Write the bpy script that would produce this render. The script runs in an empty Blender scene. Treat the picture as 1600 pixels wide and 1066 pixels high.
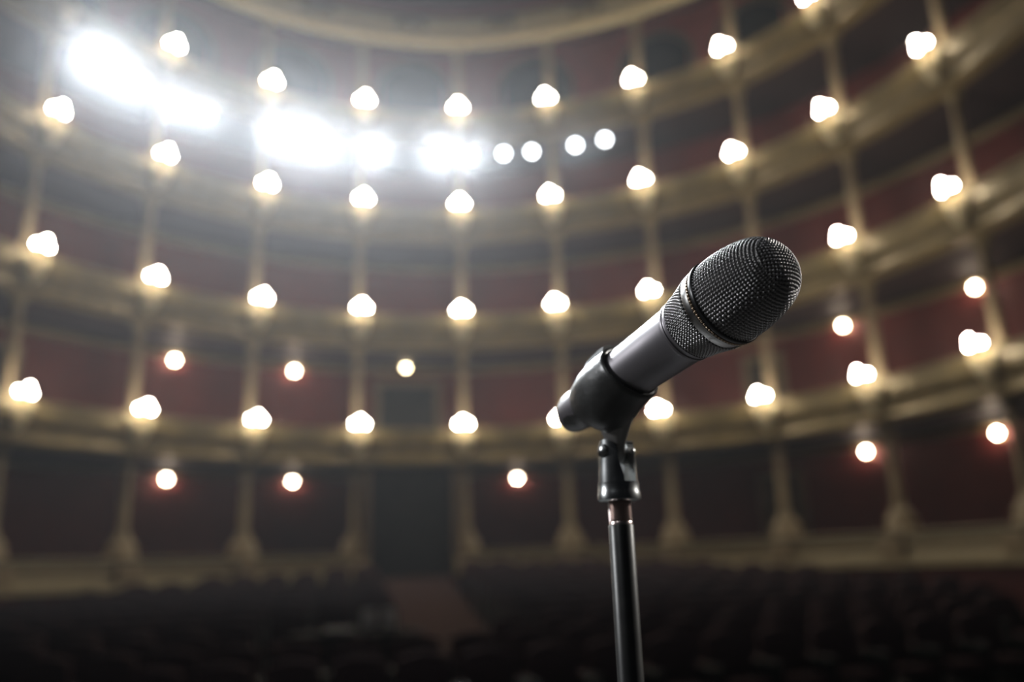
import bpy, bmesh, math, random
import numpy as np
from mathutils import Vector, Matrix

random.seed(7)
SC = bpy.context.scene
COL = SC.collection
PI = math.pi

# ------------------------------------------------------------------ camera
CAM_Z = 1.5                                   # lens height above the stage floor
F = 1328.0
PT, RL = math.radians(15.0), math.radians(-1.891)
FW = Vector((0, math.cos(PT), math.sin(PT)))
_u = Vector((0, -math.sin(PT), math.cos(PT)))
_r = Vector((1, 0, 0))
RT = _r * math.cos(RL) + _u * math.sin(RL)
UP = _u * math.cos(RL) - _r * math.sin(RL)
EYE = Vector((0, 0, CAM_Z))
cam_d = bpy.data.cameras.new('camera')
cam_d.sensor_width = 36
cam_d.lens = F / 1600 * 36
cam_d.clip_start = 0.02
cam_d.clip_end = 200
cam_d.dof.use_dof = True
cam_d.dof.focus_distance = 0.468
cam_d.dof.aperture_fstop = 3.12
cam = bpy.data.objects.new('camera', cam_d)
COL.objects.link(cam)
m = Matrix.Identity(4)
for i in range(3):
    m[i][0], m[i][1], m[i][2], m[i][3] = RT[i], UP[i], -FW[i], EYE[i]
cam.matrix_world = m
SC.camera = cam

SC.view_settings.view_transform = 'Standard'
SC.view_settings.look = 'None'
SC.view_settings.exposure = 0.0
SC.view_settings.gamma = 1.0
SC.view_settings.use_curve_mapping = False
SC.cycles.use_denoising = True
SC.cycles.use_light_tree = True
SC.cycles.max_bounces = 6
SC.cycles.volume_bounces = 0
SC.cycles.sample_clamp_indirect = 4.0

# ------------------------------------------------------------------ world and light levels
world = bpy.data.worlds.new('world')
SC.world = world
world.use_nodes = True
world.node_tree.nodes['Background'].inputs[0].default_value = (0.10, 0.11, 0.13, 1)
world.node_tree.nodes['Background'].inputs[1].default_value = 0.05

GLOBE_E = 230.0          # radiance of the small white wall-lamp globes
BOX_E = 68.0             # radiance of the round lamps inside the boxes
SPOT_W = 2200.0           # power of a full stage spotlight
HAZE = 0.0012            # density of the haze volume added for glare

def to_ray(x, y):
    return FW + RT * ((x - 800) / F) - UP * ((y - 533) / F)

def project(p):
    d = p - EYE
    k = d.dot(FW)
    return 800 + F * d.dot(RT) / k, 533 - F * d.dot(UP) / k, k

def add_light(name, kind, loc, target, power, color, radius, parent=None, **kw):
    l = bpy.data.lights.new(name, kind)
    l.energy = power
    l.color = color
    if kind == 'AREA':
        l.shape = 'DISK'
        l.size = radius * 2
    else:
        l.shadow_soft_size = radius
    for k, v in kw.items():
        setattr(l, k, v)
    o = bpy.data.objects.new(name, l)
    COL.objects.link(o)
    q = (Vector(target) - Vector(loc)).to_track_quat('-Z', 'Y')
    o.rotation_euler = q.to_euler()
    o.location = loc
    return o

# unseen stage lamps; the overhead one is a fill added for the microphone's front
add_light('fill_overhead_left', 'SPOT', (-2.2, -1.6, 4.6), (0.05, 0.5, 1.45), 50, (0.93, 0.96, 1.0), 0.12, spot_size=0.35)
add_light('stage_lamp_side_left', 'SPOT', (-4.2, 1.3, 3.4), (0.05, 0.5, 1.5), 400, (0.95, 0.97, 1.0), 0.12, spot_size=0.3)
add_light('stage_lamp_side_right', 'SPOT', (4.2, 2.4, 3.6), (0.12, 0.46, 1.5), 700, (1.0, 0.96, 0.9), 0.10, spot_size=0.25)

# ------------------------------------------------------------------ helpers
def link(name, mesh, mats=None, parent=None, smooth=True):
    o = bpy.data.objects.new(name, mesh)
    COL.objects.link(o)
    if mats is not None:
        for mt in (mats if isinstance(mats, (list, tuple)) else [mats]):
            mesh.materials.append(mt)
    if smooth:
        mesh.polygons.foreach_set('use_smooth', [True] * len(mesh.polygons))
    if parent:
        o.parent = parent
    return o

def tag(o, label=None, cat=None, group=None, kind=None):
    if label: o['label'] = label
    if cat: o['category'] = cat
    if group: o['group'] = group
    if kind: o['kind'] = kind
    return o

def empty(name, mat4=None):
    o = bpy.data.objects.new(name, None)
    o.empty_display_size = 0.1
    COL.objects.link(o)
    if mat4 is not None:
        o.matrix_world = mat4
    return o

class MB:
    """collects vertices and faces for one mesh"""
    def __init__(self):
        self.v, self.f = [], []
    def add(self, vs, fs):
        n = len(self.v)
        self.v += [tuple(p) for p in vs]
        self.f += [tuple(i + n for i in q) for q in fs]
        return self
    def grid(self, rows, close_u=False, close_v=False):
        nu, nv = len(rows), len(rows[0])
        vs = [p for r in rows for p in r]
        fs = []
        for i in range(nu if close_u else nu - 1):
            for j in range(nv if close_v else nv - 1):
                a, b = i * nv + j, i * nv + (j + 1) % nv
                c, d = ((i + 1) % nu) * nv + (j + 1) % nv, ((i + 1) % nu) * nv + j
                fs.append((a, b, c, d))
        return self.add(vs, fs)
    def box(self, c, s, mat=None, bev=0.0):
        bm = bmesh.new()
        bmesh.ops.create_cube(bm, size=1)
        for v in bm.verts:
            v.co = Vector((v.co.x * s[0], v.co.y * s[1], v.co.z * s[2]))
        if bev > 0:
            bmesh.ops.bevel(bm, geom=list(bm.edges), offset=bev, segments=3, profile=0.6, affect='EDGES')
        for v in bm.verts:
            v.co += Vector(c)
            if mat is not None:
                v.co = mat @ v.co
        bm.verts.index_update()
        self.add([v.co[:] for v in bm.verts], [[v.index for v in f.verts] for f in bm.faces])
        bm.free()
        return self
    def lathe(self, prof, n=24, mat=None):
        """prof: list of (radius, z)"""
        rows = []
        for r, z in prof:
            rows.append([(max(r, 1e-5) * math.cos(2 * PI * k / n), max(r, 1e-5) * math.sin(2 * PI * k / n), z) for k in range(n)])
        if mat is not None:
            rows = [[(mat @ Vector(p))[:] for p in r] for r in rows]
        self.grid(rows, close_v=True)
        return self
    def tube(self, pts, rad, n=10):
        pts = [Vector(p) for p in pts]
        rads = rad if isinstance(rad, (list, tuple)) else [rad] * len(pts)
        rows = []
        ref = Vector((0.13, 0.31, 0.94)).normalized()
        for i, p in enumerate(pts):
            t = (pts[min(i + 1, len(pts) - 1)] - pts[max(i - 1, 0)]).normalized()
            a = t.cross(ref).normalized()
            b = t.cross(a).normalized()
            rows.append([(p + a * rads[i] * math.cos(2 * PI * k / n) + b * rads[i] * math.sin(2 * PI * k / n))[:] for k in range(n)])
        self.grid(rows, close_v=True)
        for i, rw in ((0, 0), (len(pts) - 1, len(rows) - 1)):
            base = len(self.v) - len(rows) * n + rw * n
            q = tuple(base + k for k in range(n))
            self.f.append(q if i else q[::-1])
        return self
    def ball(self, c, r, seg=16, ring=10):
        prof = [(r[0] * math.sin(PI * i / ring), -r[2] * math.cos(PI * i / ring)) for i in range(ring + 1)]
        return self.lathe(prof, seg, Matrix.Translation(c) @ Matrix.Diagonal((1, r[1] / r[0], 1, 1)))
    def mesh(self, name):
        me = bpy.data.meshes.new(name)
        me.from_pydata(self.v, [], self.f)
        me.validate()
        bm = bmesh.new()
        bm.from_mesh(me)
        bmesh.ops.recalc_face_normals(bm, faces=bm.faces)
        bm.to_mesh(me)
        bm.free()
        return me
    def build(self, name, mats=None, parent=None, smooth=True, sharp=None):
        me = self.mesh(name)
        o = link(name, me, mats, parent, smooth)
        if sharp:
            mark_sharp(me, sharp)
        return o

def mark_sharp(me, deg):
    bm = bmesh.new()
    bm.from_mesh(me)
    lim = math.radians(deg)
    for e in bm.edges:
        if len(e.link_faces) == 2 and e.calc_face_angle(0) > lim:
            e.smooth = False
    bm.to_mesh(me)
    bm.free()

# ------------------------------------------------------------------ materials
def material(name, base, rough=0.5, metal=0.0, noise=None, bump=None, spec=None, coat=0.0):
    mt = bpy.data.materials.new(name)
    mt.use_nodes = True
    nt = mt.node_tree
    bs = nt.nodes['Principled BSDF']
    bs.inputs['Base Color'].default_value = (*base, 1)
    bs.inputs['Roughness'].default_value = rough
    bs.inputs['Metallic'].default_value = metal
    if spec is not None:
        bs.inputs['Specular IOR Level'].default_value = spec
    if coat:
        bs.inputs['Coat Weight'].default_value = coat
        bs.inputs['Coat Roughness'].default_value = 0.15
    tc = nt.nodes.new('ShaderNodeTexCoord')
    if noise:                                   # (scale, second colour)
        nz = nt.nodes.new('ShaderNodeTexNoise')
        nz.inputs['Scale'].default_value = noise[0]
        nz.inputs['Detail'].default_value = 5
        nt.links.new(tc.outputs['Object'], nz.inputs['Vector'])
        rp = nt.nodes.new('ShaderNodeValToRGB')
        rp.color_ramp.elements[0].position = 0.35
        rp.color_ramp.elements[0].color = (*base, 1)
        rp.color_ramp.elements[1].position = 0.68
        rp.color_ramp.elements[1].color = (*noise[1], 1)
        nt.links.new(nz.outputs['Fac'], rp.inputs['Fac'])
        nt.links.new(rp.outputs['Color'], bs.inputs['Base Color'])
    if bump:                                    # (scale, strength, distance)
        nb = nt.nodes.new('ShaderNodeTexNoise')
        nb.inputs['Scale'].default_value = bump[0]
        nb.inputs['Detail'].default_value = 4
        nt.links.new(tc.outputs['Object'], nb.inputs['Vector'])
        bp = nt.nodes.new('ShaderNodeBump')
        bp.inputs['Strength'].default_value = bump[1]
        bp.inputs['Distance'].default_value = bump[2]
        nt.links.new(nb.outputs['Fac'], bp.inputs['Height'])
        nt.links.new(bp.outputs['Normal'], bs.inputs['Normal'])
    return mt

def emitter(name, color, strength):
    mt = bpy.data.materials.new(name)
    mt.use_nodes = True
    nt = mt.node_tree
    nt.nodes.clear()
    out = nt.nodes.new('ShaderNodeOutputMaterial')
    e = nt.nodes.new('ShaderNodeEmission')
    e.inputs[0].default_value = (*color, 1)
    e.inputs[1].default_value = strength
    nt.links.new(e.outputs[0], out.inputs[0])
    return mt

M = {}
M['gilt'] = material('gilded_plaster', (0.155, 0.112, 0.042), 0.42, 0.25, noise=(3.0, (0.22, 0.16, 0.066)), bump=(9, 0.5, 0.03))
M['cream'] = material('cream_plaster', (0.20, 0.15, 0.07), 0.5, 0.0, noise=(5.0, (0.26, 0.2, 0.105)), bump=(14, 0.3, 0.02))
M['console'] = material('brightened_cream', (0.55, 0.45, 0.26), 0.45, 0.0, noise=(6.0, (0.62, 0.52, 0.32)))  # paler than the gilt fronts, so lamp glow is partly in the colour
M['pillar_brightened'] = material('painted_pillar_brightened', (0.42, 0.32, 0.19), 0.42, 0.0, noise=(6.0, (0.5, 0.39, 0.24)))  # pillar paint brightened at ground level, where the lamplight is weak
M['pillar'] = material('painted_pillar', (0.25, 0.185, 0.11), 0.42, 0.0, noise=(6.0, (0.30, 0.225, 0.14)))
M['red_wall'] = material('dark_red_damask', (0.13, 0.017, 0.015), 0.7, 0.0, noise=(2.2, (0.10, 0.015, 0.014)), bump=(30, 0.15, 0.01))
M['gallery_wall'] = material('brightened_red_plaster', (0.42, 0.10, 0.08), 0.8, 0.0, noise=(1.5, (0.34, 0.085, 0.07)))  # paler than the box walls, raised against the dim lamplight
M['dark_wood'] = material('dark_door_wood', (0.018, 0.02, 0.022), 0.35, 0.0, noise=(4, (0.03, 0.03, 0.03)))
M['frame_wood'] = material('door_frame_paint', (0.16, 0.11, 0.07), 0.5, 0.0, noise=(8, (0.2, 0.14, 0.09)))
M['ceiling'] = material('ceiling_blue_grey', (0.06, 0.065, 0.08), 0.9, 0.0, noise=(0.5, (0.05, 0.05, 0.06)))
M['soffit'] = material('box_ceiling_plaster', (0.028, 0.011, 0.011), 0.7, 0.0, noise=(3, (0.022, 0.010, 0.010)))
M['floor'] = material('stalls_dark_floor', (0.04, 0.03, 0.03), 0.7, 0.0, noise=(2, (0.018, 0.011, 0.01)))
M['carpet'] = material('aisle_red_carpet', (0.06, 0.022, 0.018), 0.95, 0.0, noise=(12, (0.045, 0.018, 0.015)))
M['stage'] = material('stage_black_boards', (0.02, 0.018, 0.017), 0.5, 0.0, noise=(3, (0.03, 0.026, 0.022)))
M['velvet'] = material('stalls_velvet', (0.15, 0.07, 0.075), 0.8, 0.0, noise=(9, (0.12, 0.06, 0.07)))
M['seat_frame'] = material('seat_frame_black', (0.01, 0.01, 0.01), 0.5)
M['brass'] = material('aged_brass', (0.55, 0.38, 0.15), 0.3, 0.9, noise=(20, (0.45, 0.3, 0.12)))
M['globe'] = emitter('lit_globe_glass', (1.0, 0.90, 0.72), GLOBE_E)
M['box_globe'] = emitter('lit_box_globe', (1.0, 0.80, 0.60), BOX_E)
M['box_globe_warm'] = emitter('lit_box_globe_yellow', (1.0, 0.80, 0.45), BOX_E * 1.4)
M['lens'] = emitter('lit_spot_lens', (0.93, 0.97, 1.0), 60.0)
M['lens_dim'] = emitter('lit_spot_lens_small', (0.93, 0.97, 1.0), 26.0)
M['can'] = material('spotlight_black_enamel', (0.015, 0.015, 0.016), 0.4, 0.3)
M['paper'] = material('pale_grey_card', (0.75, 0.75, 0.77), 0.8, noise=(8, (0.68, 0.68, 0.7)))
M['table'] = material('desk_dark_cloth', (0.02, 0.014, 0.014), 0.9, noise=(8, (0.03, 0.02, 0.02)))

M['mic_body'] = material('mic_satin_grey', (0.25, 0.235, 0.25), 0.42, 0.6, bump=(900, 0.04, 0.0002))
M['mic_wire'] = material('mic_wire_mesh', (0.42, 0.41, 0.41), 0.36, 1.0)
M['mic_foam'] = material('mic_inner_foam', (0.006, 0.006, 0.006), 0.95)
M['mic_ring'] = material('mic_black_ring', (0.02, 0.02, 0.02), 0.3, 0.4)
M['mic_collar'] = material('mic_silver_collar', (0.5, 0.49, 0.48), 0.25, 1.0, bump=(500, 0.1, 0.0003))
M['mic_gold'] = material('mic_gilt_beads', (0.65, 0.5, 0.36), 0.25, 1.0)
M['clip'] = material('clip_black_plastic', (0.028, 0.028, 0.027), 0.34, 0.0, noise=(60, (0.045, 0.045, 0.043)), bump=(140, 0.25, 0.0012), spec=0.7)
M['clip_lip'] = material('clip_matt_edge', (0.016, 0.016, 0.016), 0.65, 0.0)
M['clip_foot'] = material('clip_grey_foot', (0.28, 0.27, 0.26), 0.4, 0.5)
M['chrome'] = material('dark_chrome', (0.5, 0.51, 0.51), 0.27, 1.0, noise=(90, (0.28, 0.29, 0.29)))
M['thread'] = material('thread_pinkish_brass', (0.75, 0.62, 0.58), 0.28, 1.0)
M['pole'] = material('pole_black_chrome', (0.055, 0.055, 0.055), 0.36, 0.8, noise=(120, (0.07, 0.07, 0.068)))

# ------------------------------------------------------------------ the horseshoe
PLAN = [(-10.6, 8.4), (-10.43, 10.8), (-9.93, 13.14),
        (-9.03, 15.36), (-7.66, 17.35), (-5.84, 19.0), (-3.68, 20.02), (-1.25, 20.52),
        (1.11, 20.21), (3.34, 19.45), (5.34, 18.17), (6.83, 16.33), (7.89, 14.09),
        (8.43, 11.75), (8.53, 9.3), (8.45, 6.9)]
A0 = 3                                       # index of the first pillar line inside the picture
HL = [0.58, 3.48, 6.38, 9.30, 12.12, 15.10]  # height of each tier's lamps above the lens

def curve(s):
    s = max(0.0, min(len(PLAN) - 1.0, s))
    i = min(int(s), len(PLAN) - 2)
    t = s - i
    P = [Vector(PLAN[max(0, min(len(PLAN) - 1, i + k))]) for k in (-1, 0, 1, 2)]
    if i == 0: P[0] = P[1] * 2 - P[2]
    if i == len(PLAN) - 2: P[3] = P[2] * 2 - P[1]
    p = 0.5 * ((2 * P[1]) + (P[2] - P[0]) * t + (2 * P[0] - 5 * P[1] + 4 * P[2] - P[3]) * t * t + (3 * P[1] - P[0] - 3 * P[2] + P[3]) * t ** 3)
    d = 0.5 * ((P[2] - P[0]) + 2 * (2 * P[0] - 5 * P[1] + 4 * P[2] - P[3]) * t + 3 * (3 * P[1] - P[0] - 3 * P[2] + P[3]) * t * t)
    d.normalize()
    return p, d, Vector((-d.y, d.x))

def on_curve(s, o, z):
    """point at plan parameter s, o metres outward of the lamp line, z above the lens"""
    p, d, n = curve(s)
    return Vector((p.x + n.x * o, p.y + n.y * o, z + CAM_Z))

def frame_at(s, o, z):
    """matrix: x along the tier, y outward, z up"""
    p, d, n = curve(s)
    mt = Matrix.Identity(4)
    mt[0][0], mt[1][0] = d.x, d.y
    mt[0][1], mt[1][1] = n.x, n.y
    q = on_curve(s, o, z)
    mt[0][3], mt[1][3], mt[2][3] = q
    return mt

def srange(a, b, per=8):
    n = max(2, int(round((b - a) * per)) + 1)
    return [a + (b - a) * i / (n - 1) for i in range(n)]

S0, S1 = 0.0, len(PLAN) - 1.0

def sweep(mb, prof, a=S0, b=S1, closed=True, per=8):
    rows = [[on_curve(s, o, z)[:] for o, z in prof] for s in srange(a, b, per)]
    n0 = len(mb.v)
    mb.grid(rows, close_v=closed)
    if closed:
        k = len(prof)
        mb.f.append(tuple(n0 + j for j in range(k)))
        mb.f.append(tuple(n0 + (len(rows) - 1) * k + j for j in range(k)))
    return mb

ORD = ['first', 'second', 'third', 'fourth', 'fifth', 'sixth', 'seventh', 'eighth', 'ninth', 'tenth', 'eleventh', 'twelfth',
       'thirteenth', 'fourteenth', 'fifteenth', 'sixteenth', 'seventeenth', 'eighteenth', 'nineteenth', 'twentieth']
TIER = ['ground box parapet', 'lowest lamp-lit balcony', 'second balcony', 'third balcony', 'fourth balcony', 'top gallery cornice']

DOOR_A, DOOR_B = A0 + 3.10, A0 + 3.92        # the central doorway lies between two pillar lines

# --- balconies
def parapet_profile(h, top):
    return [(0.22, top - 0.085), (0.19, top - 0.16), (0.18, top - 0.30), (0.20, top - 0.42), (0.26, top - 0.50), (0.28, h + 0.20),
            (0.24, h + 0.12), (0.17, h + 0.07), (0.19, h), (0.50, h), (0.50, top - 0.085)]

for j in range(1, 6):
    top, bot = HL[j] - 0.12, HL[j] - 0.97
    if j == 5:
        top, bot = 14.98, 14.22
    b = empty('balcony', Matrix.Translation((0, 0, 0)))
    lab = {1: 'lowest curved gilded balcony, just above the ground boxes, carrying the lowest row of lamps',
           2: 'second curved gilded balcony up, passing behind the microphone head',
           3: 'third curved gilded balcony up, directly below the row of stage spotlights',
           4: 'fourth curved gilded balcony up, carrying the stage spotlights under it',
           5: 'topmost curved gilded gallery front with rosettes and no lamps'}[j]
    tag(b, lab, 'balcony')
    sweep(MB(), parapet_profile(bot, top)).build('parapet', M['gilt'] if j < 5 else M['console'], b, sharp=35)
    sweep(MB(), [(0.17, top - 0.08), (0.15, top - 0.04), (0.17, top), (0.80, top), (0.82, top - 0.04), (0.80, top - 0.08)]).build('top_rail', M['cream'], b, sharp=35)
    depth = {4: 4.3, 5: 0.9}.get(j, 2.35)
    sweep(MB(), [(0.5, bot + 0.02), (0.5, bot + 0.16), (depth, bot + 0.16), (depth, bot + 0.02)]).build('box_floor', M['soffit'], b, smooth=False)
    for k in range(A0 - 2, A0 + 11) if j < 5 else ():
        mt = frame_at(k, 0.0, bot)
        hh = top - 0.07 - bot
        mb = MB()
        mb.box((0, 0.21, hh * 0.80), (0.44, 0.20, hh * 0.36), mt, bev=0.03)
        mb.box((0, 0.20, hh * 0.93), (0.56, 0.18, hh * 0.12), mt, bev=0.03)
        rows = []
        for i in range(7):
            t = i / 6
            w_ = 0.20 * math.cos(t * PI / 2) + 0.02
            rows.append([(mt @ Vector((w_ * math.cos(a_), 0.24 - w_ * 0.55 * math.sin(a_), hh * (0.63 - 0.40 * t))))[:] for a_ in [PI * q_ / 12 for q_ in range(13)]])
        mb.grid(rows, close_v=True)
        mb.build('console', M['console'], b, sharp=40)  # pale block under each lamp, added to catch its glow
    # a swag of relief in each bay of the front
    if j < 5:
        for k in range(A0 - 1, A0 + 10):
            mb = MB()
            for q in range(2):
                pts = []
                for i in range(9):
                    t = i / 8
                    s = k + 0.08 + q * 0.42 + t * 0.42
                    pts.append(on_curve(s, 0.17 + 0.05 * math.sin(PI * t), top - 0.20 - 0.16 * math.sin(PI * t)))
                mb.tube(pts, [0.015 + 0.02 * math.sin(PI * i / 8) for i in range(9)], 8)
            mb.build('garland', M['gilt'], b)
    else:
        for k in range(A0 - 1, A0 + 10):
            s = k + 0.5
            mt = frame_at(s, 0.16, (top + bot) / 2 + 0.06) @ Matrix.Rotation(PI / 2, 4, 'X')
            MB().lathe([(0.0, 0.10), (0.08, 0.09), (0.12, 0.05), (0.2, 0.075), (0.27, 0.05), (0.30, 0.0), (0.30, -0.06)], 24,
                       mt @ Matrix.Diagonal((1.5, 0.75, 1, 1))).build('rosette', M['cream'], b)

# ground parapet: two lengths, left and right of the central doorway
for (a, b_, lab) in ((S0, DOOR_A - 0.10, 'low gilded parapet of the ground boxes, left of the central doorway'),
                     (DOOR_B + 0.08, S1, 'low gilded parapet of the ground boxes, right of the central doorway')):
    e = empty('ground_parapet')
    tag(e, lab, 'parapet')
    sweep(MB(), [(0.20, 0.36), (0.18, 0.2), (0.24, 0.1), (0.2, -0.02), (0.13, -0.06), (0.13, -0.18), (0.5, -0.18), (0.5, 0.36)], a, b_).build('parapet', M['console'], e, sharp=35)
    sweep(MB(), [(0.15, 0.36), (0.12, 0.41), (0.15, 0.46), (0.80, 0.46), (0.80, 0.36)], a, b_).build('top_rail', M['cream'], e, sharp=35)

def struct(o):
    o['kind'] = 'structure'
    return o

# stalls wall under the ground boxes
for i, (a, b_) in enumerate(((S0, DOOR_A - 0.10), (DOOR_B + 0.08, S1))):
    struct(sweep(MB(), [(0.22, -3.2), (0.22, -0.185), (0.45, -0.185), (0.45, -3.2)], a, b_).build('wall_%s' % ('stalls_left', 'stalls_right')[i], M['red_wall'], smooth=False))
struct(sweep(MB(), [(0.5, -0.185), (0.5, -0.05), (2.35, -0.05), (2.35, -0.185)], S0, DOOR_A - 0.10).build('floor_boxes_left', M['floor'], smooth=False))
struct(sweep(MB(), [(0.5, -0.185), (0.5, -0.05), (2.35, -0.05), (2.35, -0.185)], DOOR_B + 0.08, S1).build('floor_boxes_right', M['floor'], smooth=False))

# box back walls
struct(sweep(MB(), [(2.36, -3.2), (2.36, 11.20), (2.50, 11.20), (2.50, -3.2)]).build('wall_back', M['red_wall'], smooth=True, sharp=35))
struct(sweep(MB(), [(4.32, 11.05), (4.32, 18.6), (4.46, 18.6), (4.46, 11.05)]).build('wall_gallery', M['gallery_wall'], smooth=True, sharp=35))

# mouldings along the back walls of the boxes
n_trim = 0
for j, zc in ((0, 2.34), (1, 5.24), (2, 8.16)):
    n_trim += 1
    struct(sweep(MB(), [(2.20, zc), (2.16, zc + 0.05), (2.18, zc + 0.12), (2.26, zc + 0.16), (2.355, zc + 0.16), (2.355, zc)]).build('trim_%d' % n_trim, M['cream'], sharp=35))

# doors in the back walls
n_door = 0
def wall_door(s, o, z0, w, h, arched=False):
    global n_door
    n_door += 1
    base = frame_at(s, o, z0)
    e = empty('door_%d' % n_door, base)
    struct(e)
    e['label'] = 'dark door in the box back wall'
    def prof(w_, h_):
        if not arched:
            return [(-w_ / 2, 0), (-w_ / 2, h_), (w_ / 2, h_), (w_ / 2, 0)]
        r = w_ / 2
        return [(-r, 0), (-r, h_ - r)] + [(-r * math.cos(PI * i / 14), h_ - r + r * math.sin(PI * i / 14)) for i in range(1, 14)] + [(r, h_ - r), (r, 0)]
    def slab(p, y0, y1, name, mt):
        mb = MB()
        n = len(p)
        mb.add([(x, y0, z) for x, z in p] + [(x, y1, z) for x, z in p],
               [tuple(range(n)), tuple(range(2 * n - 1, n - 1, -1))] + [(i, (i + 1) % n, n + (i + 1) % n, n + i) for i in range(n)])
        o_ = mb.build(name, mt, e, smooth=False)
        return o_
    leaf = slab(prof(w, h), -0.03, -0.005, 'door_leaf', M['dark_wood'])
    # raised surround
    po, pi_ = prof(w + 0.34, h + 0.17), prof(w, h)
    mb = MB()
    n = len(po)
    fr = []
    for y in (-0.12, 0.0):
        fr.append([(x, y, z) for x, z in po]); fr.append([(x, y, z) for x, z in pi_])
    vs = fr[0] + fr[1] + fr[2] + fr[3]
    fs = []
    for i in range(n - 1):
        fs += [(i, i + 1, n + i + 1, n + i), (2 * n + i, 2 * n + i + 1, i + 1, i), (n + i, n + i + 1, 3 * n + i + 1, 3 * n + i)]
    fs += [(0, n, 3 * n, 2 * n), (n - 1, 2 * n - 1, 4 * n - 1, 3 * n - 1)]
    mb.add(vs, fs)
    mb.build('door_frame', M['frame_wood'], e, smooth=False)
    if not arched:
        mb = MB()
        for dz0, dz1 in ((0.12, 0.45), (0.52, 0.93)):
            for sx in ((-1, 1) if w > 1.2 else (0,)):
                pw = w * (0.36 if w > 1.2 else 0.7)
                mb.box((sx * w * 0.25, -0.035, h * (dz0 + dz1) / 2), (pw, 0.02, h * (dz1 - dz0)), bev=0.006)
        mb.build('panel', M['dark_wood'], leaf, smooth=False)
    return e

wall_door(A0 + 3.53, 2.35, 2.68, 1.50, 2.22)         # first-balcony centre doors
wall_door(A0 + 0.23, 2.35, 2.68, 0.70, 2.1)
wall_door(A0 + 6.72, 2.35, 2.68, 0.70, 2.1)
wall_door(A0 + 0.20, 2.35, -0.04, 0.75, 1.95)
wall_door(A0 + 6.76, 2.35, -0.04, 0.75, 1.95)
def s_of(px, py, o_depth):
    d = to_ray(px, py)
    for i in range(600):
        p = EYE + d * (10 + i * 0.035)
        q = min(((Vector((p.x, p.y)) - (curve(v / 16)[0])).length, v / 16) for v in range(0, 16 * (len(PLAN) - 1)))
        c, t, n = curve(q[1])
        if (Vector((p.x, p.y)) - c).dot(n) >= o_depth:
            return q[1], p.z - CAM_Z
for px in (70, 262, 452, 642, 832, 1022, 1180):
    sv, zv = s_of(px, 120, 4.3)
    wall_door(sv, 4.31, 11.32, 2.2, 4.75, arched=True)

# central doorway into the stalls
base = frame_at((DOOR_A + DOOR_B) / 2, 0.30, -0.12)
e = empty('door_%d' % (n_door + 1), base)
struct(e)
W2 = (on_curve(DOOR_A, 0.3, 0) - on_curve(DOOR_B, 0.3, 0)).length / 2
MB().box((0, 0.16, 1.27), (2 * W2 - 0.10, 0.06, 2.54), bev=0.01).build('door_leaf', M['dark_wood'], e, smooth=False)
mb = MB()
for sx in (-1, 1):
    mb.box((sx * (W2 + 0.02), 0.08, 1.27), (0.16, 0.30, 2.54), bev=0.02)
mb.build('door_frame', M['frame_wood'], e, smooth=False)

# --- pillars
def pillar_meshes(h, tone='pillar'):
    base = MB().lathe([(0.0, 0), (0.17, 0), (0.17, 0.05), (0.13, 0.07), (0.145, 0.12), (0.115, 0.16), (0.0, 0.16)], 20).mesh('base')
    shaft = MB().lathe([(0.0, 0.155), (0.105, 0.155), (0.105, h * 0.4), (0.098, h * 0.7), (0.09, h - 0.2), (0.0, h - 0.2)], 20).mesh('shaft')
    cap = MB().lathe([(0.0, h - 0.205), (0.10, h - 0.205), (0.12, h - 0.17), (0.105, h - 0.14), (0.15, h - 0.06), (0.185, h - 0.03), (0.185, h), (0.0, h)], 20).mesh('capital')
    for me, mt in ((base, M['cream']), (shaft, M[tone]), (cap, M['cream'])):
        me.materials.append(mt)
        me.polygons.foreach_set('use_smooth', [True] * len(me.polygons))
        mark_sharp(me, 35)
    return {'base': base, 'shaft': shaft, 'capital': cap}

def add_child(name, me, parent):
    o = bpy.data.objects.new(name, me)
    COL.objects.link(o)
    o.parent = parent
    return o

def in_frame(p, mx=0, my=0):
    x, y, k = project(p)
    return k > 0 and -mx < x < 1600 + mx and -my < y < 1066 + my

for j in range(0, 5):
    z0 = (HL[j] - 0.12 if j else 0.46)
    z1 = (HL[j + 1] - 0.97 if j < 4 else 14.22)
    meshes = pillar_meshes(z1 - z0, 'pillar' if j else 'pillar_brightened')
    cols = [k for k in range(1, len(PLAN) - 1) if in_frame(on_curve(k, 0.58, z0 + 0.3), 10, 10) or in_frame(on_curve(k, 0.58, (z0 + z1) / 2), 10, 10) or in_frame(on_curve(k, 0.58, z1 - 0.3), 10, 10)]
    for i, k in enumerate(cols):
        e = empty('pillar', frame_at(k, 0.58, z0))
        tag(e, 'slender cream pillar standing on the %s, %s from the left' % (TIER[j], ORD[i]), 'pillar', 'pillars on the ' + TIER[j])
        for nm, me in meshes.items():
            add_child(nm, me, e)
        if j == 0:                           # the ground pillars flare into a scrolled pedestal
            mb = MB()
            mb.lathe([(0.0, 0.0), (0.36, 0.0), (0.36, 0.06), (0.31, 0.10), (0.33, 0.20), (0.27, 0.30), (0.18, 0.42), (0.14, 0.52), (0.11, 0.56), (0.0, 0.56)], 24,
                     Matrix.Diagonal((1.0, 0.55, 1, 1)))
            o = mb.build('pedestal', M['pillar_brightened'], e, sharp=40)
            mb = MB()
            mb.box((0, -0.40, -0.34), (0.5, 0.1, 0.44), bev=0.03)
            mb.build('pedestal_block', M['pillar_brightened'], e, sharp=40)

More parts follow.
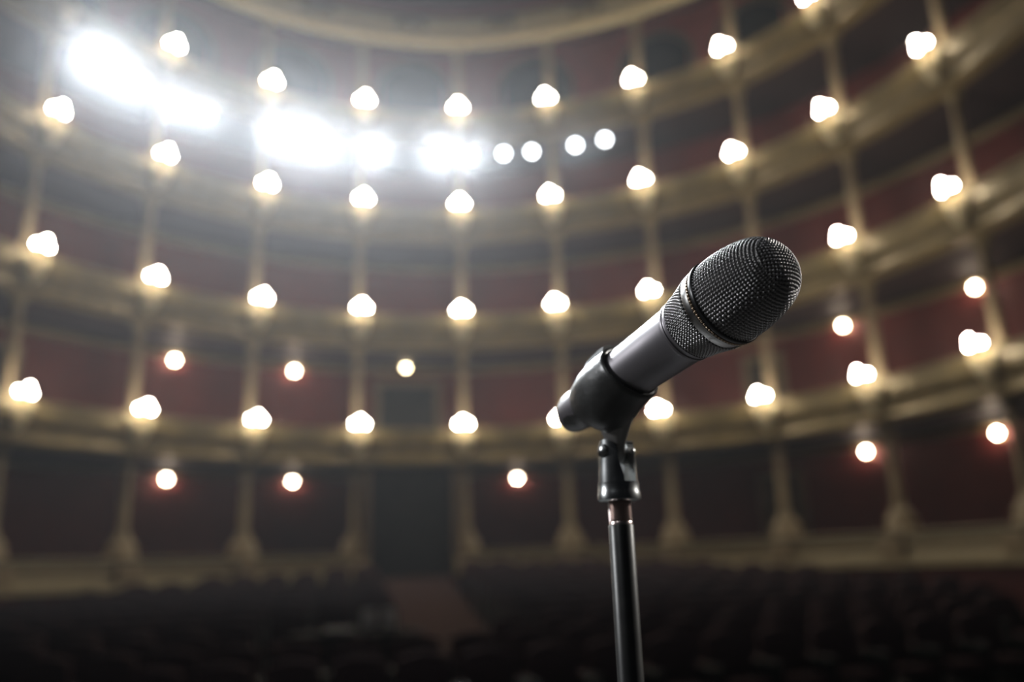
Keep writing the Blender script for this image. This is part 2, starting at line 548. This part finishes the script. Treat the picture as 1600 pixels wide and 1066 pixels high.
# --- three-globe wall lamps
def lamp_meshes():
    plate = MB().lathe([(0, 0.0), (0.07, 0.0), (0.075, 0.015), (0.05, 0.03), (0.03, 0.06), (0.0, 0.065)], 16,
                       Matrix.Translation((0, 0.125, -0.20)) @ Matrix.Rotation(PI / 2, 4, 'X')).mesh('back_plate')
    out = []
    for gx, gy, gz in ((0, -0.12, 0.04), (-0.125, 0.0, -0.035), (0.125, 0.0, -0.035)):
        pts = []
        for i in range(9):
            t = i / 8
            p = Vector((0, 0.06, -0.20)) * (1 - t) ** 2 + Vector((gx * 0.9, gy - 0.06, -0.30)) * 2 * t * (1 - t) + Vector((gx, gy, gz - 0.07)) * t * t
            pts.append(p)
        arm = MB().tube(pts, 0.009, 8)
        arm.lathe([(0.0, -0.075), (0.025, -0.07), (0.028, -0.05), (0.015, -0.036), (0.0, -0.036)], 12, Matrix.Translation((gx, gy, gz)))
        gl = MB().ball((gx, gy, gz), (0.037, 0.037, 0.04), 16, 10)
        out.append((arm.mesh('arm'), gl.mesh('globe')))
    return plate, out

plate, armset = lamp_meshes()
plate.materials.append(M['brass'])
for a_, g_ in armset:
    a_.materials.append(M['brass']); g_.materials.append(M['globe'])
for me in [plate] + [q for p_ in armset for q in p_]:
    me.polygons.foreach_set('use_smooth', [True] * len(me.polygons))

LAMP_PLACE = {(1, 9): 0}
for j in range(1, 5):
    ks = [k for k in range(1, len(PLAN) - 1) if in_frame(on_curve(k, 0, HL[j]), 14, 14)]
    for i, k in enumerate(ks):
        e = empty('balcony_lamp', frame_at(k, 0.0, HL[j]))
        tag(e, 'lit three-globe lamp on the front of the %s, %s from the left' % (TIER[j], ORD[i]), 'lamp', 'globe lamps on the ' + TIER[j])
        add_child('back_plate', plate, e)
        for a_, g_ in armset:
            ar = add_child('arm', a_, e)
            add_child('globe', g_, e)

# --- round lamps hanging inside the boxes
def box_lamp(px, py, o_depth, ceil_z, label, warm=False):
    """a globe on a short brass drop under the box ceiling, o_depth metres behind the lamp line"""
    d = to_ray(px, py)
    # march along the sight line until it is o_depth behind the horseshoe line
    best = None
    for i in range(400):
        k = 10 + i * 0.035
        p = EYE + d * k
        q = min(((Vector((p.x, p.y)) - (curve(s / 8)[0])).length, s / 8) for s in range(0, 8 * (len(PLAN) - 1)))
        c, t, n = curve(q[1])
        off = (Vector((p.x, p.y)) - c).dot(n)
        if off >= o_depth:
            best = p
            break
    e = empty('box_lamp', Matrix.Translation(best))
    tag(e, label, 'lamp', 'round lamps inside the boxes')
    c, t, n = curve(q[1])
    e.rotation_euler = (0, 0, math.atan2(t.y, t.x))
    MB().ball((0, 0, 0), (0.065, 0.065, 0.065), 20, 12).build('globe', M['box_globe_warm'] if warm else M['box_globe'], e)
    w = 2.35 - o_depth
    MB().tube([(0, 0, -0.06), (0, 0, -0.10), (0, 0.03, -0.13), (0, w * 0.6, -0.11), (0, w - 0.01, -0.06)], [0.035, 0.03, 0.011, 0.011, 0.011], 10).build('bracket_arm', M['brass'], e)
    MB().lathe([(0, 0.0), (0.045, 0.0), (0.05, 0.01), (0.02, 0.022), (0.0, 0.022)], 16, Matrix.Translation((0, w, -0.06)) @ Matrix.Rotation(PI / 2, 4, 'X')).build('back_plate', M['brass'], e)

C1, C0 = HL[2] - 0.96, HL[1] - 0.96
box_lamp(273, 563, 2.22, C1, 'round lamp in the upper red box second from the left, under the second balcony')
box_lamp(460, 580, 2.22, C1, 'round lamp in the red box just left of the centre box, under the second balcony')
box_lamp(634, 577, 2.22, C1, 'yellowish round lamp above the dark double door of the upper centre box', True)
box_lamp(1317, 509, 2.22, C1, 'round lamp in the red box to the right of the microphone head')
box_lamp(1523, 449, 2.22, C1, 'round lamp under the second balcony nearest the right edge')
box_lamp(260, 749, 2.22, C0, 'round red-haloed lamp in the ground boxes, leftmost of its row')
box_lamp(457, 752, 2.22, C0, 'round red-haloed lamp in the ground boxes, left of the central doorway')
box_lamp(808, 747, 2.22, C0, 'round red-haloed lamp in the ground boxes, right of the central doorway')
box_lamp(996, 731, 2.22, C0, 'round orange lamp in the ground boxes, half hidden by the stand fork')
box_lamp(1353, 706, 2.22, C0, 'round red-haloed lamp in the ground boxes, to the right of the microphone')
box_lamp(1558, 677, 2.22, C0, 'cream round lamp in the ground boxes, nearest the right edge')

# --- stage spotlights on a curved rail under the fourth balcony
ZR = 10.5
SPOTS = [((150, 93), 2.7), ((200, 130), 1.2), ((272, 164), 1.25), ((325, 180), 1.0), ((428, 204), 1.5), ((463, 214), 1.2), ((500, 226), 1.8),
         ((585, 236), 1.8), ((683, 238), 1.8), ((735, 241), 1.3), ((787, 240), 0.12), ((831, 237), 0.03), ((899, 227), 0.16), ((945, 218), 0.04)]
rail_pts = []
spot_pos = []
for (px, py), w in SPOTS:
    d = to_ray(px, py)
    p = EYE + d * (ZR / d.z)
    spot_pos.append(p)
e = empty('lighting_rail', Matrix.Translation((0, 0, 0)))
tag(e, 'thin black curved lighting rail hung below the fourth balcony', 'rail')
rp = [p + Vector((p.x + 0.9, p.y - 11.8, 0)).normalized() * 0.10 + Vector((0, 0, 0.28)) for p in spot_pos]
rp = [rp[0] * 2 - rp[1]] + rp + [rp[-1] * 2 - rp[-2]]
MB().tube([p[:] for p in rp], 0.024, 10).build('pipe', M['can'], e)
for p in rp[1::3]:
    MB().tube([p[:], (p.x, p.y, p.z + 0.25), (p.x + (p.x + .9) * 0.03, p.y + (p.y - 11.8) * 0.05, 11.15 + CAM_Z)], 0.012, 8).build('hanger', M['can'], e)

MIC_AT = Vector((0.08, 0.5, 1.5))
def spot_meshes():
    body = MB().lathe([(0.0, 0.30), (0.05, 0.30), (0.085, 0.26), (0.095, 0.1), (0.095, 0.0), (0.115, -0.005), (0.12, -0.05), (0.112, -0.05), (0.092, -0.008), (0.0, -0.005)], 24).mesh('housing')
    lens = MB().lathe([(0.0, -0.030), (0.045, -0.026), (0.082, -0.012)], 24).mesh('lens')
    yoke = MB()
    yoke.tube([(0.10, 0, 0.12), (0.135, 0, 0.12), (0.135, 0.24, 0.12), (0.0, 0.25, 0.12), (-0.135, 0.24, 0.12), (-0.135, 0, 0.12), (-0.10, 0, 0.12)], 0.009, 8)
    yoke = yoke.mesh('yoke')
    return body, lens, yoke
bm_, lm_, ym_ = spot_meshes()
for me in (bm_, ym_):
    me.materials.append(M['can'])
for me in (bm_, lm_, ym_):
    me.polygons.foreach_set('use_smooth', [True] * len(me.polygons))
mark_sharp(bm_, 40)
lm_dim = lm_.copy()
lm_.materials.append(M['lens']); lm_dim.materials.append(M['lens_dim'])
SPOT_LAB = ['brightest stage spotlight at the far left end of the glaring row', 'glaring stage spotlight second from the left in the row',
            'glaring stage spotlight third from the left, left one of a close pair', 'glaring stage spotlight fourth from the left, right one of a close pair',
            'glaring stage spotlight fifth from the left, left one of the bright triple', 'glaring stage spotlight in the middle of the bright triple',
            'glaring stage spotlight on the right of the bright triple', 'single glaring stage spotlight between the bright triple and the next pair',
            'glaring stage spotlight, left one of the pair above the centre lamps', 'glaring stage spotlight, right one of the pair above the centre lamps',
            'crisp round stage spotlight, first right of the glaring ones', 'crisp round stage spotlight, second right of the glaring ones',
            'crisp round stage spotlight with faint rays, third right of the glare', 'crisp round stage spotlight at the right end of the row']
for (pp, w), p, lab in zip(SPOTS, spot_pos, SPOT_LAB):
    dirv = (MIC_AT - p).normalized()
    q = (-dirv).to_track_quat('Z', 'Y').to_matrix().to_4x4()
    e = empty('stage_spotlight', Matrix.Translation(p) @ q)
    tag(e, lab, 'spotlight', 'stage spotlights under the fourth balcony')
    add_child('housing', bm_, e)
    add_child('lens', lm_ if w > 0.5 else lm_dim, e)
    add_child('yoke', ym_, e)
    src = p + dirv * 0.10
    add_light('spotlight_beam', 'SPOT', src, MIC_AT, SPOT_W * w, (0.90, 0.96, 1.0), 0.035, spot_size=math.radians(34), spot_blend=0.6)

# --- ceiling, floor, stage
mb = MB()
rows = []
for s in srange(S0, S1, 4):
    p = on_curve(s, 4.46, 18.6)
    rows.append([p[:], (p.x * 0.5 - 0.5, p.y * 0.5 + 5.5, 19.2 + CAM_Z), (-0.8, 11.0, 19.5 + CAM_Z)])
mb.grid(rows)
struct(mb.build('ceiling', M['ceiling']))

def floor_z(y):
    return CAM_Z - 0.72 + (min(y, 19.5) - 19.0) * 0.085
mb = MB()
rows = []
for i in range(24):
    y = 2.6 + i * (25.5 - 2.6) / 23
    rows.append([(x, y, floor_z(y)) for x in (-15, -7, 0, 7, 13)])
mb.grid(rows)
struct(mb.build('floor', M['floor']))
mb = MB()
mb.box((0, -0.7, -0.06), (16, 6.4, 0.12), bev=0.01)
struct(mb.build('floor_stage', M['stage'], smooth=False))
mb = MB()
mb.box((0, 2.42, -0.70), (16, 0.12, 1.16))
struct(mb.build('wall_stage_front', M['stage'], smooth=False))

# central aisle carpet, ramped up to the doorway sill
AX = Vector((0.2, -0.98)).normalized()
LAT = Vector((0.98, 0.2)).normalized()
D0 = Vector((-2.46, 20.55))
mb = MB()
rows = []
for i in range(13):
    t = i * 0.75
    c = D0 + AX * t
    z = floor_z(c.y) + 0.012
    ramp = CAM_Z - 0.13 - 0.155 * t
    z = max(z, ramp)
    w = 0.80
    rows.append([(c.x + LAT.x * l, c.y + LAT.y * l, zz) for l, zz in ((-w, z - 0.15 if z > floor_z(c.y) + 0.02 else z - 0.01), (-w, z), (0, z), (w, z), (w, z - 0.15 if z > floor_z(c.y) + 0.02 else z - 0.01))])
mb.grid(rows)
o = mb.build('aisle_carpet', M['carpet'], smooth=False)
tag(o, 'dull red carpet running down the centre aisle from the dark doorway', 'carpet')

# --- stalls seats
seat_back = MB()
seat_back.box((0, 0.24, 0.62), (0.50, 0.07, 0.50), bev=0.03)
mm = Matrix.Translation((0, 0, 0)) @ Matrix.Shear('XZ', 4, (0, 0))
rowsb = []
for i in range(9):
    t = i / 8
    x = -0.25 + 0.5 * t
    rowsb.append([(x, 0.205, 0.84), (x, 0.205, 0.87 + 0.06 * math.sin(PI * t)), (x, 0.275, 0.87 + 0.06 * math.sin(PI * t)), (x, 0.275, 0.84)])
seat_back.grid(rowsb, close_v=True)
seat_back = seat_back.mesh('backrest')
seat_cush = MB().box((0, -0.02, 0.44), (0.48, 0.44, 0.11), bev=0.035).mesh('seat')
arms = []
for sx in (-1, 1):
    q_ = MB().box((sx * 0.262, 0.0, 0.30), (0.03, 0.42, 0.60), bev=0.008)
    q_.box((sx * 0.262, 0.0, 0.615), (0.05, 0.46, 0.04), bev=0.012)
    arms.append(q_.mesh('armrest'))
    arms[-1].materials.append(M['seat_frame'])
seat_back.materials.append(M['velvet']); seat_cush.materials.append(M['velvet'])
for me in (seat_back, seat_cush):
    me.polygons.foreach_set('use_smooth', [True] * len(me.polygons))
rot = math.atan2(AX.x, -AX.y)              # seats face the stage
n_seats = 0
for rw in range(12):
    t = 1.7 + rw * 0.98
    for side in (-1, 1):
        for c in range(13):
            l = side * ((1.17 if t < 9.6 else 0.31) + c * 0.60)
            pos = D0 + AX * (t + 0.012 * l * l * -0.6) + LAT * l
            cx, cy = pos.x + 0.95, pos.y - 11.8
            if cy > 0 and math.hypot(cx, cy) > 7.5: continue
            p = Vector((pos.x, pos.y, floor_z(pos.y)))
            if not in_frame(p + Vector((0, 0, 0.8)), 20, 10): continue
            if abs(pos.x + 2.0) < 1.35 and 9.5 < pos.y < 11.2: continue
            if n_seats >= 298: continue
            n_seats += 1
            mt = Matrix.Translation(p) @ Matrix.Rotation(rot, 4, 'Z')
            e = empty('stalls_seat', mt)
            tag(e, 'dark stalls seat, %s %s of the aisle, %s row from the back' % (ORD[c], 'left' if side < 0 else 'right', ORD[rw]), 'seat', 'dark stalls seats')
            add_child('backrest', seat_back, e); add_child('seat', seat_cush, e); [add_child('armrest', q_, e) for q_ in arms]

# --- small desk in the stalls with a few pale things on it
zt = floor_z(10.5)
DX, DY = -1.95, 10.5
e = empty('desk', Matrix.Translation((DX, DY, zt)))
tag(e, 'dark cloth-covered desk among the stalls seats, left of the aisle', 'desk')
MB().box((0, 0, 0.76), (1.5, 0.6, 0.05), bev=0.01).build('desk_top', M['table'], e)
MB().box((0, 0.02, 0.37), (1.42, 0.5, 0.74), bev=0.02).build('cloth_skirt', M['table'], e)
top_z = zt + 0.785
def pale(name, x, y, size, lab, cat, tilt=0.0, up=0.0):
    o = MB().box((0, 0, size[2] / 2), size, bev=min(size) * 0.2).build(name, M['paper'])
    o.location = (x, y, top_z + up)
    o.rotation_euler = (tilt, 0, 0.15)
    tag(o, lab, cat)
pale('card_stand', -1.80, 10.5, (0.16, 0.06, 0.28), 'small pale upright card on the stalls desk, the left one', 'card', -0.75, 0.02)
pale('card_stand', -1.56, 10.5, (0.16, 0.06, 0.28), 'small pale upright card on the stalls desk, the right one nearest the aisle', 'card', -0.75, 0.02)
pale('paper_stack', -2.14, 10.4, (0.30, 0.34, 0.05), 'pale flat stack of paper lying on the stalls desk', 'paper')

# ------------------------------------------------------------------ microphone
P_R = EYE + to_ray(1132.8, 472.6) * 0.468
P_C = EYE + to_ray(991, 576) * 0.525
AXM = (P_R - P_C).normalized()
Zr = Vector((0, 0, 1))
XM = Zr.cross(AXM).normalized()             # horizontal, across the microphone
YM = AXM.cross(XM).normalized()             # upward side of the microphone
mic_m = Matrix.Identity(4)
for i in range(3):
    mic_m[i][0], mic_m[i][1], mic_m[i][2], mic_m[i][3] = XM[i], YM[i], AXM[i], P_R[i]
MM = 0.001
mic = empty('microphone', mic_m)
tag(mic, 'grey handheld vocal microphone with a wire-mesh head, resting in a stand clip', 'microphone')

def mic_lathe(prof, name, mt, n=96, sharp=30, parent=None):
    return MB().lathe([(r * MM, z * MM) for r, z in prof], n).build(name, mt, parent or mic, sharp=sharp)

mic_lathe([(0, -150), (10.5, -150), (11.5, -148), (12.6, -136), (15.6, -110), (17.0, -82), (17.8, -55), (18.4, -36), (18.9, -33.6), (19.3, -33.2),
           (19.35, -31.8), (18.9, -31.4), (18.9, -30.6), (19.5, -30.2), (19.8, -28.4), (19.2, -27.6), (15, -27.4)], 'body', M['mic_body'])
# inner foam behind both meshes
mic_lathe([(12, -28), (18.0, -27.6), (19.2, -20), (22.6, -8), (23.0, 0), (23.3, 6), (22.4, 16), (21.0, 24), (18.4, 32), (13.6, 38.5), (7, 42.2), (0, 43.4)], 'inner_foam', M['mic_foam'], sharp=80)
# silver collar and black ring
mic_lathe([(22, -9.2), (23.7, -9.4), (24.6, -8.2), (25.1, -4.8), (25.2, -3.6), (24.6, -3.2), (22, -3.2)], 'collar', M['mic_collar'])
mic_lathe([(22, -3.0), (24.2, -3.0), (24.4, -1.6), (25.6, -1.2), (25.9, -0.2), (25.9, 0.9), (25.4, 1.6), (24.4, 1.9), (23.2, 2.4), (22.0, 2.4)], 'black_ring', M['mic_ring'])
mb = MB()
NB = 74
for k in range(NB):
    a = 2 * PI * k / NB
    mb.ball((24.7 * MM * math.cos(a), 24.7 * MM * math.sin(a), -2.55 * MM), (1.0 * MM, 1.0 * MM, 0.8 * MM), 8, 6)
mb.build('bead_ring', M['mic_gold'], mic)

def woven(prof, pitch, name, hb=0.36, wire=0.50, cap_r=None, n_u=None, ss=7, ssu=5, row=1.55, diag=True):
    """woven wire mesh over a surface of revolution; prof (r, z) in mm, sampled by arc length"""
    P = np.array(prof, float)
    # smooth the profile by Chaikin passes
    for _ in range(4):
        Q = [P[0]]
        for i in range(len(P) - 1):
            Q += [0.75 * P[i] + 0.25 * P[i + 1], 0.25 * P[i] + 0.75 * P[i + 1]]
        Q.append(P[-1])
        P = np.array(Q)
    L = np.concatenate([[0], np.cumsum(np.hypot(*(P[1:] - P[:-1]).T))])
    tot = L[-1]
    def at(l):
        return np.stack([np.interp(l, L, P[:, 0]), np.interp(l, L, P[:, 1])], -1)
    def height(a, b):
        # a, b: weave coordinates in units of one pitch; plain weave of round wires
        ia, ib = np.round(a), np.round(b)
        da, db = (a - ia) * pitch, (b - ib) * pitch
        w = wire
        oa = hb * np.cos(PI * b) * np.where(ia % 2 == 0, 1, -1)
        ob = -hb * np.cos(PI * a) * np.where(ib % 2 == 0, 1, -1)
        ha = np.where(np.abs(da) < w, oa + np.sqrt(np.maximum(w * w - da * da, 0)), -9)
        hc = np.where(np.abs(db) < w, ob + np.sqrt(np.maximum(w * w - db * db, 0)), -9)
        return np.maximum(ha, hc)
    verts, faces = [], []
    def emit(Rw, Zw, Nr, Nz, PH, H):
        Hc = np.maximum(H, -0.35)
        R_ = Rw + Nr * Hc
        X, Y, Z = R_ * np.cos(PH), R_ * np.sin(PH), Zw + Nz * Hc
        nu, nv = H.shape
        off = sum(len(v) for v in verts)
        verts.append(np.stack([X, Y, Z], -1).reshape(-1, 3) * MM)
        idx = np.arange(nu * nv).reshape(nu, nv)
        q = np.stack([idx[:-1, :-1], idx[:-1, 1:], idx[1:, 1:], idx[1:, :-1]], -1).reshape(-1, 4)
        ok = (H > -5).reshape(-1)
        q = q[ok[q].sum(1) >= 2]
        faces.append(q + off)
    # side: weave follows rings and meridians
    l_end = tot if cap_r is None else tot - cap_r
    nrow = int(round(l_end / row))
    ph_n = n_u
    l = np.linspace(0, l_end, nrow * ss + 1)
    ph = np.linspace(0, 2 * PI, ph_n * ssu + 1)
    LL, PP = np.meshgrid(l, ph, indexing='ij')
    c = at(LL)
    d = at(LL + 0.3) - at(LL - 0.3)
    d /= np.maximum(np.hypot(d[..., 0], d[..., 1]), 1e-6)[..., None]
    U_, V_ = PP / (2 * PI) * ph_n, LL / l_end * nrow
    H = height((U_ + V_) / 2, (U_ - V_) / 2) if diag else height(U_, V_)
    sgn = 1
    emit(c[..., 0], c[..., 1], d[..., 1] * sgn, -d[..., 0] * sgn, PP, H)
    if cap_r is not None:
        n = int(2 * (cap_r + 0.6) / pitch * ss)
        g = np.linspace(-(cap_r + 0.6), cap_r + 0.6, n)
        GX, GY = np.meshgrid(g, g, indexing='ij')
        rr = np.hypot(GX, GY)
        c = at(tot - rr)
        d = at(np.minimum(tot - rr + 0.3, tot + 0)) - at(tot - rr - 0.3)
        d /= np.maximum(np.hypot(d[..., 0], d[..., 1]), 1e-6)[..., None]
        H = height(GX / pitch, GY / pitch)
        H = np.where(rr > cap_r + 0.35, -9, H)
        emit(c[..., 0], c[..., 1], d[..., 1], -d[..., 0], np.arctan2(GY, GX), H)
    V = np.concatenate(verts); Fc = np.concatenate(faces)
    me = bpy.data.meshes.new(name)
    me.from_pydata(V.tolist(), [], Fc.tolist())
    me.update()
    return link(name, me, M['mic_wire'], mic)

HEAD = [(24.0, 1.8), (24.3, 6), (24.1, 12), (23.2, 20), (21.6, 27.5), (19.2, 34.5), (14.5, 40.5), (8.5, 43.8), (3.5, 44.9), (0.0, 45.0)]
woven(HEAD, 2.0, 'head_grille', cap_r=16.5, n_u=74, hb=0.62, wire=0.54, row=2.0, ssu=8, ss=8, diag=False)
woven([(19.3, -27.6), (20.4, -21), (22.2, -14.5), (23.8, -9.2)], 1.6, 'neck_grille', n_u=128, hb=0.42, wire=0.46, row=1.35)

# ------------------------------------------------------------------ clip, fork and stand
def mp(x, y, z):
    """point in microphone millimetres (x across, y up side, z along the axis) to the world"""
    return mic_m @ Vector((x * MM, y * MM, z * MM))

clip = empty('microphone_clip', Matrix.Translation(mp(0, 0, -110)))
tag(clip, 'black plastic sleeve clip gripping the tail of the microphone', 'microphone clip')
bpy.context.view_layer.update()
inv = clip.matrix_world.inverted()
def clip_obj(mb, name, mt, sharp=40, parent=clip):
    mb.v = [(inv @ Vector(p))[:] for p in mb.v]
    return mb.build(name, mt, parent, sharp=sharp)

mb = MB()
n = 64
def slant(a, z):
    return 6.0 * (1 + math.sin(a)) * max(0.0, 1 - (-78 - z) / 45.0) ** 1.3 if z < -77 else 6.0 * (1 + math.sin(a))
outer = [(17.9, -78.0), (19.2, -77.4), (20.2, -78.4), (20.5, -81), (20.3, -86), (20.2, -95), (19.6, -106), (18.2, -117), (16.2, -124), (14.4, -130), (13.6, -134), (13.9, -140), (13.4, -146), (11.4, -151.5), (8, -155), (0, -156.5)]
rows = []
for r, z in outer:
    row = []
    for k in range(n):
        a = 2 * PI * k / n
        rr = r
        # the underside swells toward the foot, the tail is pinched in at the sides
        low = max(0.0, -math.sin(a)) ** 2
        swell = 10.0 * low * math.exp(-((z + 112) / 17.0) ** 2)
        rr += swell
        if z < -132:
            rr *= 1 - 0.16 * abs(math.cos(a)) ** 2
        row.append(mp(rr * math.cos(a), rr * math.sin(a), z - slant(a, z))[:])
    rows.append(row)
mb.grid(rows, close_v=True)
inner = [(17.9, -78.0), (17.55, -80), (17.0, -95)]
mb.grid([[mp(r * math.cos(2 * PI * k / n), r * math.sin(2 * PI * k / n), z - slant(2 * PI * k / n, z))[:] for k in range(n)] for r, z in inner], close_v=True)
clip_obj(mb, 'sleeve', M['clip'], sharp=60)
# raised lip along the slit on top
mb = MB()
rows = []
for i in range(13):
    t = i / 12
    z = -91.5 - 22 * t
    w = 6.0 * (1 - 0.3 * t)
    h = 20.0 + 1.8 * math.sin(PI * min(1, 0.2 + t * 0.8)) ** 0.6
    rows.append([mp(-w - 6, 16.5, z)[:], mp(-w - 4.5, h - 1.2, z)[:], mp(-w, h + 0.6, z)[:], mp(0, h + 0.2, z)[:], mp(2, 19.0, z)[:]])
mb.grid(rows)
k5 = len(rows[0])
mb.f.append(tuple(range(k5))); mb.f.append(tuple((len(rows) - 1) * k5 + q for q in range(k5)))
clip_obj(mb, 'slit_lip', M['clip_lip'])
# foot: a tapering tongue going down into the fork
PIV = EYE + to_ray(963, 706) * 0.548
FX = Vector((XM.x, XM.y, 0)).normalized()        # pivot axis
if FX.x < 0: FX = -FX
FY = Vector((-FX.y, FX.x, 0))
def fp(x, y, z):
    """fork millimetres: x along the pivot bolt, y level across it, z up from the pivot"""
    return PIV + FX * (x * MM) + FY * (y * MM) + Vector((0, 0, z * MM))
top_c = mp(0, -20, -108)
tl = top_c - PIV
th = tl.z / MM
rows = []
for i in range(15):
    t = i / 14
    z = -7 + (th + 9) * t
    sx = 3.6 + 3.8 * max(0, t - 0.35) ** 1.2 * 2
    sy = 6.5 + 7.5 * max(0, t - 0.30) ** 1.3 * 2
    if i < 4: sy = math.sqrt(max(1.0, 49 - min(49, (z) ** 2))) * 0.93 + 0.5
    off = FX * (tl.dot(FX) * max(0, t - .1)) + FY * (tl.dot(FY) * max(0, t - .1))
    row = []
    for k in range(24):
        a = 2 * PI * k / 24
        ca, sa = math.cos(a), math.sin(a)
        p = fp(math.copysign(abs(ca) ** 0.6, ca) * sx, math.copysign(abs(sa) ** 0.6, sa) * sy, z) + off
        row.append(p[:])
    rows.append(row)
mb = MB().grid(rows, close_v=True)
mb.f.append(tuple(range(24)))
clip_obj(mb, 'foot', M['clip_foot'])

# stand
pole_c = Vector((PIV.x, PIV.y))
stand = empty('microphone_stand', Matrix.Translation((PIV.x, PIV.y, 0)))
tag(stand, 'upright dark metal microphone stand with a forked swivel at its top', 'microphone stand')
bpy.context.view_layer.update()
sinv = stand.matrix_world.inverted()
def stand_obj(mb, name, mt, sharp=35, parent=stand):
    mb.v = [(sinv @ Vector(p))[:] for p in mb.v]
    return mb.build(name, mt, parent, sharp=sharp)
FZ = -31.5                                        # underside of the fork, mm below the pivot
# fork cheeks: segments of a tapering cylinder left and right of a slot
mb = MB()
for sgn in (-1, 1):
    rows = []
    zs = [FZ + 11, FZ + 15, FZ + 22, -4, -1] + [7.2 * math.sin(PI / 2 * i / 8) for i in range(0, 9)]
    for z in zs:
        t = (z - FZ) / 39
        R_ = 13.4 - 2.6 * t
        x_in = 4.6
        half = math.sqrt(R_ * R_ - x_in * x_in)
        if z > 0:
            half = min(half, 9.0 * math.sqrt(max(0.003, 1 - (z / 7.3) ** 2)))
        elif z > FZ + 15:
            half = min(half, 9.0 + 3.5 * (-z / 16.0) ** 2)
        pts = []
        for k in range(13):
            y = -half + 2 * half * k / 12
            pts.append((math.sqrt(max(R_ * R_ - y * y, x_in * x_in)), y))
        pts += [(x_in, half * (1 - 2 * k / 6)) for k in range(1, 6)]
        rows.append([fp(sgn * x, y, z)[:] for x, y in pts])
    n0 = len(mb.v)
    mb.grid(rows, close_v=True)
    kk = len(rows[0])
    mb.f.append(tuple(n0 + q for q in range(kk)))
    mb.f.append(tuple(n0 + (len(rows) - 1) * kk + q for q in range(kk)))
prof = [(0, FZ), (12.6, FZ), (13.7, FZ + 0.8), (13.7, FZ + 5), (13.2, FZ + 6), (13.2, FZ + 11.5), (0, FZ + 11.5)]
mt = Matrix.Identity(4)
for i in range(3):
    mt[i][0], mt[i][1], mt[i][2], mt[i][3] = FX[i] * MM, FY[i] * MM, (0, 0, MM)[i], PIV[i]
mb.lathe(prof, 48, mt)
fork = stand_obj(mb, 'fork', M['chrome'], sharp=40)
mb = MB()
for sgn in (-1, 1):
    r2 = Matrix.Rotation(sgn * PI / 2, 4, 'Y')
    mb.lathe([(0, 0), (4.4, 0), (4.6, 0.6), (4.2, 2.0), (2.5, 3.0), (0, 3.2)], 24, mt @ Matrix.Translation((sgn * 10.2, 0, 0)) @ r2)
mb.lathe([(2.2, -10), (2.2, 10)], 16, mt @ Matrix.Rotation(PI / 2, 4, 'Y'))
mb.v = [(sinv @ Vector(p))[:] for p in mb.v]
mb.build('pivot_bolt', M['chrome'], fork, sharp=40)
# threaded adapter
prof = [(0, FZ), (7.4, FZ)]
z = FZ
for i in range(12):
    prof += [(7.55, z - 0.35), (6.9, z - 0.8)]
    z -= 1.05
prof += [(7.3, z - 0.2), (7.3, z - 2.5), (0, z - 2.5)]
stand_obj(MB().lathe(prof, 40, mt), 'threaded_adapter', M['thread'], sharp=60)
zc = z - 2.0
bot = (0.022 - PIV.z) / MM
prof = [(0, zc), (7.6, zc), (8.0, zc - 0.6), (8.0, -330), (10.5, -331), (11.5, -334), (11.5, -378), (10.5, -381), (10.2, -382), (10.2, bot), (0, bot)]
stand_obj(MB().lathe(prof, 48, mt), 'pole', M['pole'], sharp=40)
mtb = Matrix.Translation((PIV.x, PIV.y, 0))
stand_obj(MB().lathe([(0, 0), (0.125, 0), (0.13, 0.004), (0.13, 0.012), (0.12, 0.02), (0.03, 0.026), (0.02, 0.05), (0.0, 0.05)], 64, mtb), 'base', M['pole'], sharp=40)

# ------------------------------------------------------------------ haze volume added for the spotlight glare and veil
mt = bpy.data.materials.new('glare_haze')
mt.use_nodes = True
nt = mt.node_tree
nt.nodes.clear()
out = nt.nodes.new('ShaderNodeOutputMaterial')
vs_ = nt.nodes.new('ShaderNodeVolumeScatter')
vs_.inputs['Color'].default_value = (0.95, 0.96, 1.0, 1)
vs_.inputs['Density'].default_value = HAZE
vs_.inputs['Anisotropy'].default_value = 0.68
v2 = nt.nodes.new('ShaderNodeVolumeScatter')          # narrow lobe: tight bloom around the spotlights
v2.inputs['Color'].default_value = (0.97, 0.98, 1.0, 1)
v2.inputs['Density'].default_value = HAZE * 0.32
v2.inputs['Anisotropy'].default_value = 0.955
va = nt.nodes.new('ShaderNodeAddShader')
nt.links.new(vs_.outputs[0], va.inputs[0])
nt.links.new(v2.outputs[0], va.inputs[1])
nt.links.new(va.outputs[0], out.inputs['Volume'])
ring = [(-10.6, 0.9), (-9.0, -0.9), (7.0, -0.9), (8.4, 0.9)]
hz = [(p.x, p.y) for p in (on_curve(s, -0.25, 0) for s in srange(S0, S1, 3))] + ring[::-1]
nh = len(hz)
mb = MB().add([(x, y, 1.32) for x, y in hz] + [(x, y, 19.4) for x, y in hz],
              [tuple(range(nh)), tuple(range(2 * nh - 1, nh - 1, -1))] + [(i, (i + 1) % nh, nh + (i + 1) % nh, nh + i) for i in range(nh)])
o = mb.build('haze', mt, smooth=False)
tag(o, 'thin haze volume, added to give the glare and veil around the spotlights', 'haze', kind='stuff')
